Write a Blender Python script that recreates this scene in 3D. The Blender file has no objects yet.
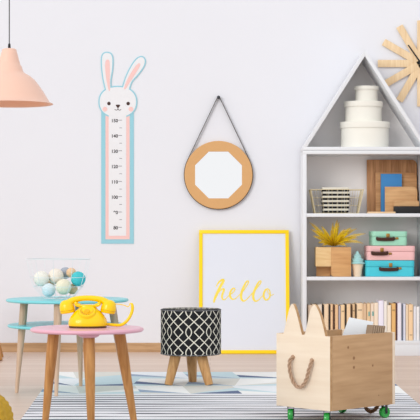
import bpy, bmesh, math, random
from mathutils import Vector, Matrix
random.seed(7)
SC = bpy.context.scene
COL = SC.collection
PI = math.pi
F = 1600.0      # focal length in pixels of the 420 px frame
HZ = 232.0      # horizon row
CAM = 0.784     # camera height

def wp(px, py, Y):
    return Vector(((px-210)*Y/F, Y, CAM-(py-HZ)*Y/F))

# ------------------------------------------------------------------ materials
def lin(c):
    r = []
    for v in c:
        v /= 255.0
        r.append(v/12.92 if v <= .04045 else ((v+.055)/1.055)**2.4)
    return (r[0], r[1], r[2], 1)

def nodes(name, rough=.5, spec=.4):
    m = bpy.data.materials.new(name); m.use_nodes = True
    nt = m.node_tree; b = nt.nodes['Principled BSDF']
    b.inputs['Roughness'].default_value = rough
    b.inputs['Specular IOR Level'].default_value = spec
    return m, nt, b

def mat(name, c, rough=.55, var=.04, nscale=12, bump=0, bscale=60, metal=0, spec=.35, stretch=(1,1,1), bumpd=.002):
    m, nt, b = nodes(name, rough, spec)
    b.inputs['Metallic'].default_value = metal
    tc = nt.nodes.new('ShaderNodeTexCoord'); mp = nt.nodes.new('ShaderNodeMapping')
    mp.inputs['Scale'].default_value = stretch
    nz = nt.nodes.new('ShaderNodeTexNoise'); nz.inputs['Scale'].default_value = nscale
    nz.inputs['Detail'].default_value = 4
    nt.links.new(tc.outputs['Object'], mp.inputs['Vector']); nt.links.new(mp.outputs['Vector'], nz.inputs['Vector'])
    mx = nt.nodes.new('ShaderNodeMix'); mx.data_type = 'RGBA'
    l = lin(c)
    mx.inputs['A'].default_value = tuple(v*(1-var) for v in l[:3])+(1,)
    mx.inputs['B'].default_value = tuple(min(1, v*(1+var)) for v in l[:3])+(1,)
    nt.links.new(nz.outputs['Fac'], mx.inputs['Factor']); nt.links.new(mx.outputs['Result'], b.inputs['Base Color'])
    if bump:
        n2 = nt.nodes.new('ShaderNodeTexNoise'); n2.inputs['Scale'].default_value = bscale; n2.inputs['Detail'].default_value = 3
        nt.links.new(mp.outputs['Vector'], n2.inputs['Vector'])
        bp = nt.nodes.new('ShaderNodeBump'); bp.inputs['Strength'].default_value = bump; bp.inputs['Distance'].default_value = bumpd
        nt.links.new(n2.outputs['Fac'], bp.inputs['Height']); nt.links.new(bp.outputs['Normal'], b.inputs['Normal'])
    return m

def wood(name, c1, c2, axis='x', scale=8, rough=.5, knots=0):
    m, nt, b = nodes(name, rough, .3)
    tc = nt.nodes.new('ShaderNodeTexCoord'); mp = nt.nodes.new('ShaderNodeMapping')
    s = {'x': (1.2, 14, 14), 'y': (14, 1.2, 14), 'z': (14, 14, 1.2)}[axis]
    mp.inputs['Scale'].default_value = s
    nz = nt.nodes.new('ShaderNodeTexNoise'); nz.inputs['Scale'].default_value = scale
    nz.inputs['Detail'].default_value = 6; nz.inputs['Distortion'].default_value = .6
    cr = nt.nodes.new('ShaderNodeValToRGB')
    cr.color_ramp.elements[0].position = .3; cr.color_ramp.elements[0].color = lin(c2)
    cr.color_ramp.elements[1].position = .68; cr.color_ramp.elements[1].color = lin(c1)
    nt.links.new(tc.outputs['Object'], mp.inputs['Vector']); nt.links.new(mp.outputs['Vector'], nz.inputs['Vector'])
    nt.links.new(nz.outputs['Fac'], cr.inputs['Fac'])
    nt.links.new(cr.outputs['Color'], b.inputs['Base Color'])
    return m

M = {}
M['wall'] = mat('painted_wall', (228, 229, 235), .9, .012, 2.5, .12, 90, spec=.1)
M['white'] = mat('white_lacquer', (226, 228, 232), .45, .01, 4)
M['case_back'] = mat('grey_white_backing', (246, 243, 242), .7, .015, 4)
M['yellow_frame'] = mat('yellow_frame_paint', (255, 214, 10), .4, .02, 6)
M['paper'] = mat('white_paper', (221, 225, 235), .8, .01, 4)
M['hello'] = mat('yellow_brush_ink', (255, 222, 92), .8, .12, 30)
M['base'] = wood('baseboard_wood', (204, 166, 126), (174, 136, 98), 'x', 3)
M['leg_pale'] = wood('pale_birch', (214, 186, 160), (190, 160, 134), 'z', 5)
M['leg_oak'] = wood('oak_leg', (206, 152, 92), (170, 116, 62), 'z', 5)
M['leg_stool'] = wood('stool_oak', (216, 170, 115), (178, 128, 78), 'z', 5)
M['teal'] = mat('turquoise_lacquer', (124, 212, 220), .33, .02, 4, spec=.5)
M['pink'] = mat('pink_lacquer', (232, 176, 194), .3, .02, 4, spec=.5)
M['phone'] = mat('yellow_plastic', (255, 214, 0), .22, .02, 4, spec=.5)
M['phone_dark'] = mat('dark_rubber_foot', (92, 62, 30), .6)
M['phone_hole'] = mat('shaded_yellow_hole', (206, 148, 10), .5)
M['peach'] = mat('peach_enamel', (242, 200, 180), .4, .02, 4)
M['peach_in'] = mat('peach_enamel_inside', (250, 196, 166), .5, .02, 4)
M['cord'] = mat('grey_cord', (88, 88, 92), .6)
M['black'] = mat('black_plastic', (26, 26, 28), .45)
M['wire'] = mat('white_wire', (226, 232, 236), .35)
M['gold_wire'] = mat('cream_gold_wire', (214, 198, 158), .4)
M['cork'] = mat('cork_ring', (214, 166, 112), .75, .10, 260, .3, 200)
M['strap'] = mat('dark_leather', (58, 52, 48), .6)
M['blue_chart'] = mat('chart_blue', (150, 204, 218), .7, .01)
M['pink_chart'] = mat('chart_pink', (240, 198, 194), .7, .01)
M['white_chart'] = mat('chart_white', (231, 231, 234), .7, .01)
M['ink'] = mat('chart_black_ink', (46, 42, 46), .7)
M['ink_soft'] = mat('chart_grey_ink', (120, 118, 124), .7)
M['brown_ink'] = mat('chart_brown_ink', (70, 48, 44), .7)
M['clock'] = wood('clock_beech', (240, 214, 176), (222, 190, 146), 'z', 4)
M['hatbox'] = mat('cream_card', (238, 236, 227), .7, .02, 8)
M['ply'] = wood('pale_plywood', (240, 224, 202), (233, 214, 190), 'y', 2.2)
M['ply_edge'] = wood('shaded_plywood_edge', (206, 166, 120), (178, 136, 92), 'y', 3)  # darker cut edge of the plywood, with its shade put into the colour
M['rope'] = mat('jute_rope', (186, 154, 128), .9, .2, 90)
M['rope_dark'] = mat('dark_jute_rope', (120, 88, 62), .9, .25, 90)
M['green'] = mat('green_caster_plastic', (38, 158, 62), .2, .1, 30, spec=.6)
M['steel'] = mat('dark_steel', (62, 64, 68), .35, metal=.6)
M['fabric_black'] = mat('black_cotton', (26, 26, 30), .9, .1, 80, .3, 300)
M['fabric_cream'] = mat('cream_cord_print', (226, 222, 208), .9, .04, 80)
M['piping'] = mat('grey_piping', (120, 120, 124), .9)
M['mustard'] = mat('mustard_knit', (196, 156, 50), .95, .22, 60, .4, 120)
M['walnut'] = wood('walnut_board', (198, 148, 104), (154, 106, 68), 'z', 4)
M['oak_board'] = wood('oak_board', (204, 156, 108), (176, 126, 82), 'x', 4)
M['light_board'] = wood('light_board', (222, 178, 128), (198, 150, 102), 'x', 4)
M['pale_board'] = wood('pale_board', (236, 206, 166), (220, 184, 140), 'x', 4)
M['blue_book'] = mat('blue_cloth_cover', (66, 138, 200), .6)
M['mint'] = mat('mint_card', (160, 218, 192), .6, .03)
M['rose'] = mat('rose_card', (238, 188, 188), .6, .03)
M['aqua'] = mat('aqua_card', (72, 198, 214), .6, .03)
M['handle_brown'] = mat('dark_brown_handle', (66, 38, 30), .5)
M['brass'] = mat('aged_brass', (170, 128, 64), .4, metal=.5)
M['planter'] = wood('planter_plywood', (216, 168, 114), (196, 144, 92), 'x', 4)
M['planter_pale'] = wood('planter_pale_facet', (236, 204, 152), (222, 184, 128), 'x', 4)
M['fern'] = mat('yellow_fern_leaf', (255, 200, 16), .6, .36, 70)
M['fern_stem'] = mat('ochre_fern_stem', (176, 116, 24), .7)
M['soil'] = mat('dark_soil', (60, 46, 30), .9)
M['cone'] = mat('beige_cone', (240, 218, 190), .6)
M['mintcream'] = mat('mint_swirl', (166, 214, 214), .5)
M['pagewhite'] = mat('book_page_edges', (240, 236, 226), .8, .03, 40)

# crate side: pine with knots, seen along local x
def crate_side():
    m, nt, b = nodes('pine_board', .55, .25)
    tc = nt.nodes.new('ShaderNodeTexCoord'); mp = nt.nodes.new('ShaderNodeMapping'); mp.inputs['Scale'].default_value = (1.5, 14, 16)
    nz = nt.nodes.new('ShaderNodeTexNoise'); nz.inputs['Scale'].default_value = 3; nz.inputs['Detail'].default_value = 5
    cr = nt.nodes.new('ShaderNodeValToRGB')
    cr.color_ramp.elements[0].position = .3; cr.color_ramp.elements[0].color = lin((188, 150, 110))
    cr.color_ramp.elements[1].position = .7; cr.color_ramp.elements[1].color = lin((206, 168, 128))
    L = nt.links
    L.new(tc.outputs['Object'], mp.inputs['Vector']); L.new(mp.outputs['Vector'], nz.inputs['Vector']); L.new(nz.outputs['Fac'], cr.inputs['Fac'])
    last = cr.outputs['Color']
    for (x, z, r) in ((.110, .308, .008), (.145, .263, .010), (.145, .225, .009), (.262, .226, .007), (.30, .10, .004)):
        d = nt.nodes.new('ShaderNodeVectorMath'); d.operation = 'DISTANCE'
        d.inputs[1].default_value = (x, 0, z)
        sp = nt.nodes.new('ShaderNodeVectorMath'); sp.operation = 'MULTIPLY'; sp.inputs[1].default_value = (1, 0, 1)
        L.new(tc.outputs['Object'], sp.inputs[0]); L.new(sp.outputs[0], d.inputs[0])
        rg = nt.nodes.new('ShaderNodeMapRange'); rg.interpolation_type = 'SMOOTHSTEP'
        rg.inputs['From Min'].default_value = r*.35; rg.inputs['From Max'].default_value = r
        rg.inputs['To Min'].default_value = .75; rg.inputs['To Max'].default_value = 0
        L.new(d.outputs['Value'], rg.inputs['Value'])
        mx = nt.nodes.new('ShaderNodeMix'); mx.data_type = 'RGBA'; mx.inputs['B'].default_value = lin((120, 78, 44))
        L.new(rg.outputs['Result'], mx.inputs['Factor']); L.new(last, mx.inputs['A']); last = mx.outputs['Result']
    L.new(last, b.inputs['Base Color'])
    return m
M['pine'] = crate_side()

def floor_mat():
    m, nt, b = nodes('pale_oak_planks', .42, .35)
    L = nt.links
    tc = nt.nodes.new('ShaderNodeTexCoord')
    br = nt.nodes.new('ShaderNodeTexBrick'); br.offset = .37; br.offset_frequency = 2
    br.inputs['Scale'].default_value = 1; br.inputs['Brick Width'].default_value = 3.4; br.inputs['Row Height'].default_value = .16
    br.inputs['Mortar Size'].default_value = .0025; br.inputs['Mortar Smooth'].default_value = .3
    br.inputs['Color1'].default_value = lin((224, 202, 186)); br.inputs['Color2'].default_value = lin((212, 186, 168))
    br.inputs['Mortar'].default_value = lin((184, 156, 134))
    L.new(tc.outputs['Object'], br.inputs['Vector'])
    mp = nt.nodes.new('ShaderNodeMapping'); mp.inputs['Scale'].default_value = (.8, 9, 1)
    nz = nt.nodes.new('ShaderNodeTexNoise'); nz.inputs['Scale'].default_value = 4; nz.inputs['Detail'].default_value = 6
    L.new(tc.outputs['Object'], mp.inputs['Vector']); L.new(mp.outputs['Vector'], nz.inputs['Vector'])
    rg = nt.nodes.new('ShaderNodeMapRange'); rg.inputs['To Min'].default_value = .86; rg.inputs['To Max'].default_value = 1.1
    L.new(nz.outputs['Fac'], rg.inputs['Value'])
    vm = nt.nodes.new('ShaderNodeVectorMath'); vm.operation = 'SCALE'
    L.new(br.outputs['Color'], vm.inputs[0]); L.new(rg.outputs['Result'], vm.inputs['Scale'])
    L.new(vm.outputs['Vector'], b.inputs['Base Color'])
    return m
M['floor'] = floor_mat()

def mirror_mat():
    m, nt, b = nodes('mirror_silver', .02, .5)
    b.inputs['Metallic'].default_value = 1; b.inputs['Base Color'].default_value = (.97, .97, .97, 1)
    tc = nt.nodes.new('ShaderNodeTexCoord'); nz = nt.nodes.new('ShaderNodeTexNoise'); nz.inputs['Scale'].default_value = 2
    nt.links.new(tc.outputs['Object'], nz.inputs['Vector'])
    rg = nt.nodes.new('ShaderNodeMapRange'); rg.inputs['To Min'].default_value = .01; rg.inputs['To Max'].default_value = .04
    nt.links.new(nz.outputs['Fac'], rg.inputs['Value']); nt.links.new(rg.outputs['Result'], b.inputs['Roughness'])
    return m
M['mirror'] = mirror_mat()

def ball_mat(name, c):
    m, nt, b = nodes(name, .8, .2)
    tc = nt.nodes.new('ShaderNodeTexCoord'); wv = nt.nodes.new('ShaderNodeTexWave')
    wv.inputs['Scale'].default_value = 40; wv.inputs['Distortion'].default_value = 14; wv.inputs['Detail'].default_value = 2
    nt.links.new(tc.outputs['Object'], wv.inputs['Vector'])
    mx = nt.nodes.new('ShaderNodeMix'); mx.data_type = 'RGBA'; l = lin(c)
    mx.inputs['A'].default_value = tuple(v*.9 for v in l[:3])+(1,); mx.inputs['B'].default_value = l
    nt.links.new(wv.outputs['Fac'], mx.inputs['Factor']); nt.links.new(mx.outputs['Result'], b.inputs['Base Color'])
    bp = nt.nodes.new('ShaderNodeBump'); bp.inputs['Strength'].default_value = .5; bp.inputs['Distance'].default_value = .002
    nt.links.new(wv.outputs['Fac'], bp.inputs['Height']); nt.links.new(bp.outputs['Normal'], b.inputs['Normal'])
    return m

_c = {}
def cmat(prefix, c, rough=.65):
    k = (prefix, c)
    if k not in _c: _c[k] = mat(prefix, c, rough, .03, 20)
    return _c[k]

# ------------------------------------------------------------------ geometry helpers
def merge(bm, tmp, mi=0, mtx=None):
    if mtx is not None: bmesh.ops.transform(tmp, matrix=mtx, verts=tmp.verts)
    if mi:
        for f in tmp.faces: f.material_index = mi
    me = bpy.data.meshes.new('t'); tmp.to_mesh(me); tmp.free(); bm.from_mesh(me); bpy.data.meshes.remove(me)

def box(bm, x0, x1, y0, y1, z0, z1, bev=0, mi=0, seg=2, mtx=None):
    t = bmesh.new(); bmesh.ops.create_cube(t, size=1)
    for v in t.verts:
        v.co = Vector((x0+(v.co.x+.5)*(x1-x0), y0+(v.co.y+.5)*(y1-y0), z0+(v.co.z+.5)*(z1-z0)))
    if bev: bmesh.ops.bevel(t, geom=list(t.edges), offset=bev, segments=seg, affect='EDGES', profile=.5)
    merge(bm, t, mi, mtx)

def prism(bm, pts, axis, a, b, bev=0, mi=0, mtx=None):
    """extrude polygon: axis 'y' -> pts are (x,z); axis 'x' -> (y,z); axis 'z' -> (x,y)"""
    t = bmesh.new()
    def mk(p, d):
        return {'y': (p[0], d, p[1]), 'x': (d, p[0], p[1]), 'z': (p[0], p[1], d)}[axis]
    va = [t.verts.new(mk(p, a)) for p in pts]; vb = [t.verts.new(mk(p, b)) for p in pts]
    fa = t.faces.new(va); fb = t.faces.new(vb[::-1]); n = len(pts)
    for i in range(n):
        j = (i+1) % n
        t.faces.new((va[j], va[i], vb[i], vb[j]))
    bmesh.ops.recalc_face_normals(t, faces=t.faces)
    if bev:
        ed = [e for e in t.edges if e.verts[0] in va and e.verts[1] in va or e.verts[0] in vb and e.verts[1] in vb]
        bmesh.ops.bevel(t, geom=ed, offset=bev, segments=2, affect='EDGES', profile=.5)
    bmesh.ops.triangulate(t, faces=[f for f in t.faces if len(f.verts) > 8])
    merge(bm, t, mi, mtx)

def lathe(bm, prof, seg=48, sx=1, sy=1, mi=0, mtx=None, power=2.0):
    t = bmesh.new(); rings = []
    for r, z in prof:
        if r < 1e-6: rings.append([t.verts.new((0, 0, z))]); continue
        ring = []
        for k in range(seg):
            a = 2*PI*k/seg; c, s = math.cos(a), math.sin(a)
            if power != 2.0:
                q = (abs(c)**power+abs(s)**power)**(-1/power); c *= q; s *= q
            ring.append(t.verts.new((r*c*sx, r*s*sy, z)))
        rings.append(ring)
    for A, B in zip(rings, rings[1:]):
        for k in range(seg):
            k2 = (k+1) % seg
            if len(A) == 1 and len(B) == 1: break
            if len(A) == 1: t.faces.new((A[0], B[k], B[k2]))
            elif len(B) == 1: t.faces.new((A[k], B[0], A[k2]))
            else: t.faces.new((A[k], B[k], B[k2], A[k2]))
    bmesh.ops.recalc_face_normals(t, faces=t.faces)
    merge(bm, t, mi, mtx)

def tube(bm, pts, r, seg=8, closed=False, mi=0, cap=True, twist=None, flat=None):
    pts = [Vector(p) for p in pts]; n = len(pts)
    rs = r if isinstance(r, (list, tuple)) else [r]*n
    t = bmesh.new(); rings = []; up = None
    for i, p in enumerate(pts):
        if closed: d = pts[(i+1) % n]-pts[i-1]
        else: d = pts[min(i+1, n-1)]-pts[max(i-1, 0)]
        if d.length < 1e-9: d = Vector((0, 0, 1))
        d.normalize()
        if up is None:
            up = Vector((0, 1, 0)) if abs(d.y) < .9 else Vector((1, 0, 0))
        up = (up-d*up.dot(d)); up.normalize(); sd = d.cross(up)
        ring = []
        for k in range(seg):
            a = 2*PI*k/seg+(twist*i if twist else 0)
            ring.append(t.verts.new(p+(up*math.cos(a)*(flat[0] if flat else 1)+sd*math.sin(a)*(flat[1] if flat else 1))*rs[i]))
        rings.append(ring)
    m = n if closed else n-1
    for i in range(m):
        A, B = rings[i], rings[(i+1) % n]
        for k in range(seg):
            k2 = (k+1) % seg; t.faces.new((A[k], A[k2], B[k2], B[k]))
    if cap and not closed:
        t.faces.new(rings[0][::-1]); t.faces.new(rings[-1])
    bmesh.ops.recalc_face_normals(t, faces=t.faces)
    merge(bm, t, mi)

def rope(bm, pts, r, strands=3, turns_per=14.0, mi=0):
    """twisted strands round a smooth path"""
    P = cat(pts, 10); P = [Vector(p) for p in P]
    L = [0]
    for a, b in zip(P, P[1:]): L.append(L[-1]+(b-a).length)
    N = int(L[-1]/.003)+2; Q = []
    for i in range(N):
        s = L[-1]*i/(N-1); k = 0
        while k < len(L)-2 and L[k+1] < s: k += 1
        f = (s-L[k])/max(1e-9, L[k+1]-L[k]); Q.append(P[k].lerp(P[k+1], f))
    up = Vector((.3, .9, .2)); fr = []
    for i, p in enumerate(Q):
        d = Q[min(i+1, N-1)]-Q[max(i-1, 0)]; d.normalize(); up = up-d*up.dot(d); up.normalize(); fr.append((up.copy(), d.cross(up)))
    for s in range(strands):
        pp = []
        for i, p in enumerate(Q):
            a = 2*PI*s/strands+L[-1]*i/(N-1)*2*PI*turns_per
            pp.append(p+(fr[i][0]*math.cos(a)+fr[i][1]*math.sin(a))*r*.64)
        tube(bm, pp, r*.46, 8, mi=mi)

def cat(P, n=8, closed=False):
    P = [tuple(p) for p in P]; m = len(P); out = []
    rng = range(m) if closed else range(m-1)
    for i in rng:
        if closed: p0, p1, p2, p3 = P[i-1], P[i], P[(i+1) % m], P[(i+2) % m]
        else: p0, p1, p2, p3 = P[max(i-1, 0)], P[i], P[i+1], P[min(i+2, m-1)]
        for k in range(n):
            t = k/n
            out.append(tuple(.5*(2*b+(-a+c)*t+(2*a-5*b+4*c-d)*t*t+(-a+3*b-3*c+d)*t**3) for a, b, c, d in zip(p0, p1, p2, p3)))
    if not closed: out.append(P[-1])
    return out

def obj(name, bm, m, parent=None, loc=None, rot=None, sharp=.6):
    bmesh.ops.remove_doubles(bm, verts=bm.verts, dist=1e-6)
    for f in bm.faces: f.smooth = True
    for e in bm.edges:
        if len(e.link_faces) == 2:
            if e.calc_face_angle(0) > sharp: e.smooth = False
        else: e.smooth = False
    me = bpy.data.meshes.new(name); bm.to_mesh(me); bm.free()
    for q in (m if isinstance(m, (list, tuple)) else [m]): me.materials.append(q)
    o = bpy.data.objects.new(name, me); COL.objects.link(o)
    if parent: o.parent = parent
    if loc is not None: o.location = loc
    if rot is not None: o.rotation_euler = rot
    return o

def tag(o, label, cat_, group=None):
    o['label'] = label; o['category'] = cat_
    if group: o['group'] = group
    return o

def thing(name, label, cat_, loc=(0, 0, 0), rot=(0, 0, 0), group=None):
    o = bpy.data.objects.new(name, None); COL.objects.link(o)
    o.empty_display_size = .05
    o.location = loc; o.rotation_euler = rot
    return tag(o, label, cat_, group)

def struct(name, bm, m, loc=None):
    o = obj(name, bm, m, loc=loc); o['kind'] = 'structure'; return o

def dup(root, loc, label=None, group=None, rot=None):
    r = root.copy(); COL.objects.link(r); r.location = loc
    if rot is not None: r.rotation_euler = rot
    if label: r['label'] = label
    if group: r['group'] = group
    for ch in list(root.children):
        c = ch.copy(); COL.objects.link(c); c.parent = r
        for g in list(ch.children):
            d = g.copy(); COL.objects.link(d); d.parent = c
    return r

def B(): return bmesh.new()

def rrect(x0, x1, z0, z1, r, corners='1111', n=6):
    """rounded rectangle; corners order bl, br, tr, tl"""
    out = []
    for (cx, cz, a0, on) in ((x0+r, z0+r, PI, corners[0]), (x1-r, z0+r, 1.5*PI, corners[1]), (x1-r, z1-r, 0, corners[2]), (x0+r, z1-r, .5*PI, corners[3])):
        if on == '1':
            for k in range(n+1):
                a = a0+.5*PI*k/n; out.append((cx+r*math.cos(a), cz+r*math.sin(a)))
        else:
            out.append((x0 if cx < (x0+x1)/2 else x1, z0 if cz < (z0+z1)/2 else z1))
    return out

# ------------------------------------------------------------------ room
WY = 10.46
b = B(); box(b, -5, 5, WY, WY+.12, -.02, 3.0); struct('wall_back', b, M['wall'])
b = B(); box(b, -5, 5, -1.5, WY+.1, -.1, 0); struct('floor', b, M['floor'])
b = B(); prism(b, [(WY-.014, 0), (WY+.002, 0), (WY+.002, .060), (WY-.009, .060), (WY-.014, .055)], 'x', -4.9, 4.9); struct('baseboard_back', b, M['base'])

# ------------------------------------------------------------------ rug
def make_rug():
    cols = [(234, 238, 242), (220, 219, 212), (200, 220, 226), (104, 118, 148), (158, 174, 196), (242, 242, 240), (98, 99, 108), (214, 215, 220), (232, 232, 236)]
    mats = [mat('rug_wool', c, .95, .06, 60, .3, 200, spec=.1) for c in cols]
    t = B(); z = .006
    x0, x1, yF, yM, yN = -.845, .95, 8.90, 7.70, 5.0
    def poly(ps, mi):
        f = t.faces.new([t.verts.new((x, y, z)) for x, y in ps]); f.material_index = mi
    rnd = random.Random(11)
    rows = 3; rh = (yF-yM)/rows
    for r in range(rows):
        ya = yF-r*rh; yb = ya-rh
        sh = rnd.uniform(.09, .2); xa = x0; w = .27; skew = .04*(1 if r % 2 else -1)
        edges = [x0]
        xx = x0+sh
        while xx < x1-.06: edges.append(xx); xx += w*rnd.uniform(.85, 1.2)
        edges.append(x1)
        for i in range(len(edges)-1):
            a, c = edges[i], edges[i+1]
            at = a+(skew if i else 0); ct = c+(skew if i < len(edges)-2 else 0)
            ab, cb = a, c
            light = [5, 1, 0, 2, 5, 1][(i+2*r) % 6]; mid = rnd.choice([2, 5, 0, 1, 2]); dark = rnd.choice([3, 4, 3, 2, 4])
            k = rnd.uniform(.18, .38)
            if rnd.random() < .5:   # sliver opens to the right
                ym = yb+(ya-yb)*k; yn = yb+(ya-yb)*(k+.35)
                poly([(ab, yb), (cb, yb), (cb+(ct-cb)*k, ym)], dark)
                poly([(ab, yb), (cb+(ct-cb)*k, ym), (cb+(ct-cb)*(k+.35), yn)], mid)
                poly([(ab, yb), (cb+(ct-cb)*(k+.35), yn), (ct, ya), (at, ya)], light)
            else:
                ym = yb+(ya-yb)*k; yn = yb+(ya-yb)*(k+.35)
                poly([(ab, yb), (cb, yb), (ab+(at-ab)*k, ym)], mid)
                poly([(ab+(at-ab)*k, ym), (cb, yb), (ab+(at-ab)*(k+.35), yn)], dark)
                poly([(ab+(at-ab)*(k+.35), yn), (cb, yb), (ct, ya), (at, ya)], light)
    y = yM; NX = 40; ph = 0
    def strip(ya, yb, pa, pb, mi):
        top = []; bot = []
        for i in range(NX+1):
            x = x0+(x1-x0)*i/NX
            top.append(t.verts.new((x, ya+pa(x), z))); bot.append(t.verts.new((x, yb+pb(x), z)))
        for i in range(NX):
            f = t.faces.new((top[i], bot[i], bot[i+1], top[i+1])); f.material_index = mi
    zero = lambda x: 0
    pa = zero; dark = False
    while y > yN+.1:
        w = rnd.uniform(.022, .032) if dark else rnd.uniform(.055, .085)
        amp = rnd.uniform(.003, .010); fr = rnd.uniform(2, 9); p = rnd.uniform(0, 6)
        pb = (lambda x, amp=amp, fr=fr, p=p: amp*math.sin(fr*x+p)+amp*.5*math.sin(fr*2.7*x+p*2))
        strip(y, y-w, pa, pb, 6 if dark else rnd.choice([7, 8, 8, 8]))
        y -= w; pa = pb; dark = not dark
    strip(y, yN, pa, zero, 8)
    # edge skirt
    for (ax, ay, bx_, by_) in ((x0, yN, x1, yN), (x1, yN, x1, yF), (x1, yF, x0, yF), (x0, yF, x0, yN)):
        f = t.faces.new([t.verts.new(q) for q in ((ax, ay, .0005), (bx_, by_, .0005), (bx_, by_, z), (ax, ay, z))]); f.material_index = 7
    f = t.faces.new([t.verts.new(q) for q in ((x0, yN, .0005), (x0, yF, .0005), (x1, yF, .0005), (x1, yN, .0005))]); f.material_index = 7
    for v in t.verts:
        k = (v.co.x-x0)/(x1-x0); dy = 8.9-v.co.y
        v.co.x = (-.862+.034*dy)*(1-k)+(.955-.006*dy)*k
    o = obj('rug', t, mats)
    tag(o, 'white and grey striped rug with pale blue patchwork at its far end', 'rug')
make_rug()

# ------------------------------------------------------------------ bookcase
CY = 10.13; CB = 10.44                     # front and back of the bookcase
S = F/CY
def cx(px): return (px-210)/S
def cz(py): return CAM-(py-HZ)/S
bc = thing('bookcase', 'tall white house-shaped bookcase with pointed roof against the wall', 'bookcase', ((cx(303)+cx(427))/2, CB, 0))
ox, oy = bc.location.x, bc.location.y
XL, XR = cx(303)-ox, cx(427)-ox
YF, YB = CY-oy, 0.0
T = .023
zr0, zr1 = cz(154), cz(146.8)
zmid = (zr0+zr1)/2
b = B(); box(b, XL, XL+T, YF, YB, 0, zr0, .0015); obj('side_panel', b, M['white'], bc)
b = B(); box(b, XR-T, XR, YF, YB, 0, zr0, .0015); obj('side_panel', b, M['white'], bc)
b = B(); box(b, XL, XR, YF, YB, zr0, zmid-.0007, .0015); obj('top_board', b, M['white'], bc)
b = B(); box(b, XL, XR, YF, YB, zmid+.0007, zr1, .0015); obj('roof_base_board', b, M['white'], bc)
SH = {}
for nm, pt in (('a', 213.4), ('b', 276.9), ('c', 340.8)):
    zt = cz(pt); SH[nm] = zt
    b = B(); box(b, XL+T, XR-T, YF+.001, YB-.006, zt-.022, zt, .0012); obj('shelf', b, M['white'], bc)
b = B(); box(b, XL+T, XR-T, YF+.003, YF+.021, 0, SH['c']-.022, .001); obj('plinth', b, M['white'], bc)
b = B(); box(b, XL+T, XR-T, YB-.006, YB, 0, zr0); obj('back_panel', b, M['case_back'], bc)
# roof
apx = 0.0; apz = cz(49.5)
def roof(sgn):
    xo = XR if sgn > 0 else XL
    o = Vector((xo, zr1)); a = Vector((0, apz)); d = (a-o).normalized(); n = Vector((-d.y, d.x))*(1 if sgn > 0 else -1)
    n = -n if (n.y > 0) else n
    th = .022
    # inner points: shift inward then clip at the board and at the centre line
    i0 = o+n*th; tt = (zr1-i0.y)/d.y; i0 = i0+d*tt
    i1 = a+n*th; tt = (0-i1.x)/d.x; i1 = i1+d*tt
    b = B(); prism(b, [tuple(o), tuple(i0), tuple(i1), tuple(a)], 'y', YF, YB, .0012); obj('roof_panel', b, M['white'], bc)
    return i0, i1
i0, i1 = roof(-1); j0, j1 = roof(1)
b = B(); prism(b, [tuple(i0), tuple(j0), tuple(j1)], 'y', YB-.006, YB); obj('gable_back', b, M['case_back'], bc)

# items on the shelves
def on(px): return (px-210)*(CY+.10)/F      # x of something standing about mid-shelf
# hat boxes
zt = zr1
def hatbox(pxl, pxr, top, bot, lidb, sy, label):
    global zt
    Yc = CY+.152
    s = F/Yc; w = (pxr-pxl)/s; h = (bot-top)/s; c = ((pxl+pxr)/2-210)/s; lh = (lidb-top)/s
    t = thing('hat_box', label, 'box', (c, Yc, zt), group='round cream hat boxes stacked in the bookcase roof')
    R = w/2
    b = B(); lathe(b, [(0, 0), (R-.010, 0), (R-.007, .002), (R-.007, h-lh*.5), (0, h-lh*.5)], 64, 1, sy); obj('body', b, M['hatbox'], t)
    b = B(); lathe(b, [(R-.0045, h-lh), (R-.0005, h-lh), (R, h-lh+.002), (R, h-.003), (R-.003, h), (0, h)], 64, 1, sy)
    lathe(b, [(R-.0045, h-lh), (R-.0045, h-.004), (0, h-.004)], 64, 1, sy); obj('lid', b, M['hatbox'], t)
    zt += h+.0005
hatbox(340, 389.7, 121.2, 147, 127.4, .84, 'largest round cream hat box at the bottom of the stack in the roof')
hatbox(344.2, 382.7, 100.8, 121.2, 106.2, .84, 'middle sized round cream hat box between the two others')
hatbox(354.3, 378.6, 85.5, 100.8, 89.2, .9, 'smallest round cream hat box on top of the stack')

# wire basket with striped cloth
z2 = SH['a']
bkY = CY+.13; s = F/bkY
bk = thing('wire_basket', 'cream wire basket with flared sides on the upper shelf, holding striped cloth', 'basket', ((336-210)/s, bkY, z2+.0002))
b = B(); tw, bw, hh = 26/s, 21.5/s, .150
def rect_ring(w, d, z): return [(-w, -d, z), (w, -d, z), (w, d, z), (-w, d, z)]
for f, r in ((0, .0016), (.33, .001), (.66, .001), (1, .0022)):
    w = bw+(tw-bw)*f; d = .08+.02*f
    pts = rect_ring(w, d, .002+hh*f)
    for i in range(4): tube(b, [pts[i], pts[(i+1) % 4]], r, 6)
for k in range(11):
    f = -1+2*k/10
    for sg in (-1, 1):
        tube(b, [(bw*f, sg*.08, .002), (tw*f, sg*.10, .002+hh)], .0026 if k in (0, 10) else .0009, 6)
    if 0 < k < 10: tube(b, [(bw*f, -.08, .002), (bw*f, .08, .002)], .0012, 5)
for k in range(7):
    f = -1+2*k/6
    for sg in (-1, 1): tube(b, [(sg*bw, .08*f, .002), (sg*tw, .10*f, .002+hh)], .0012, 6)
obj('wire_frame', b, M['gold_wire'], bk)
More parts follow.
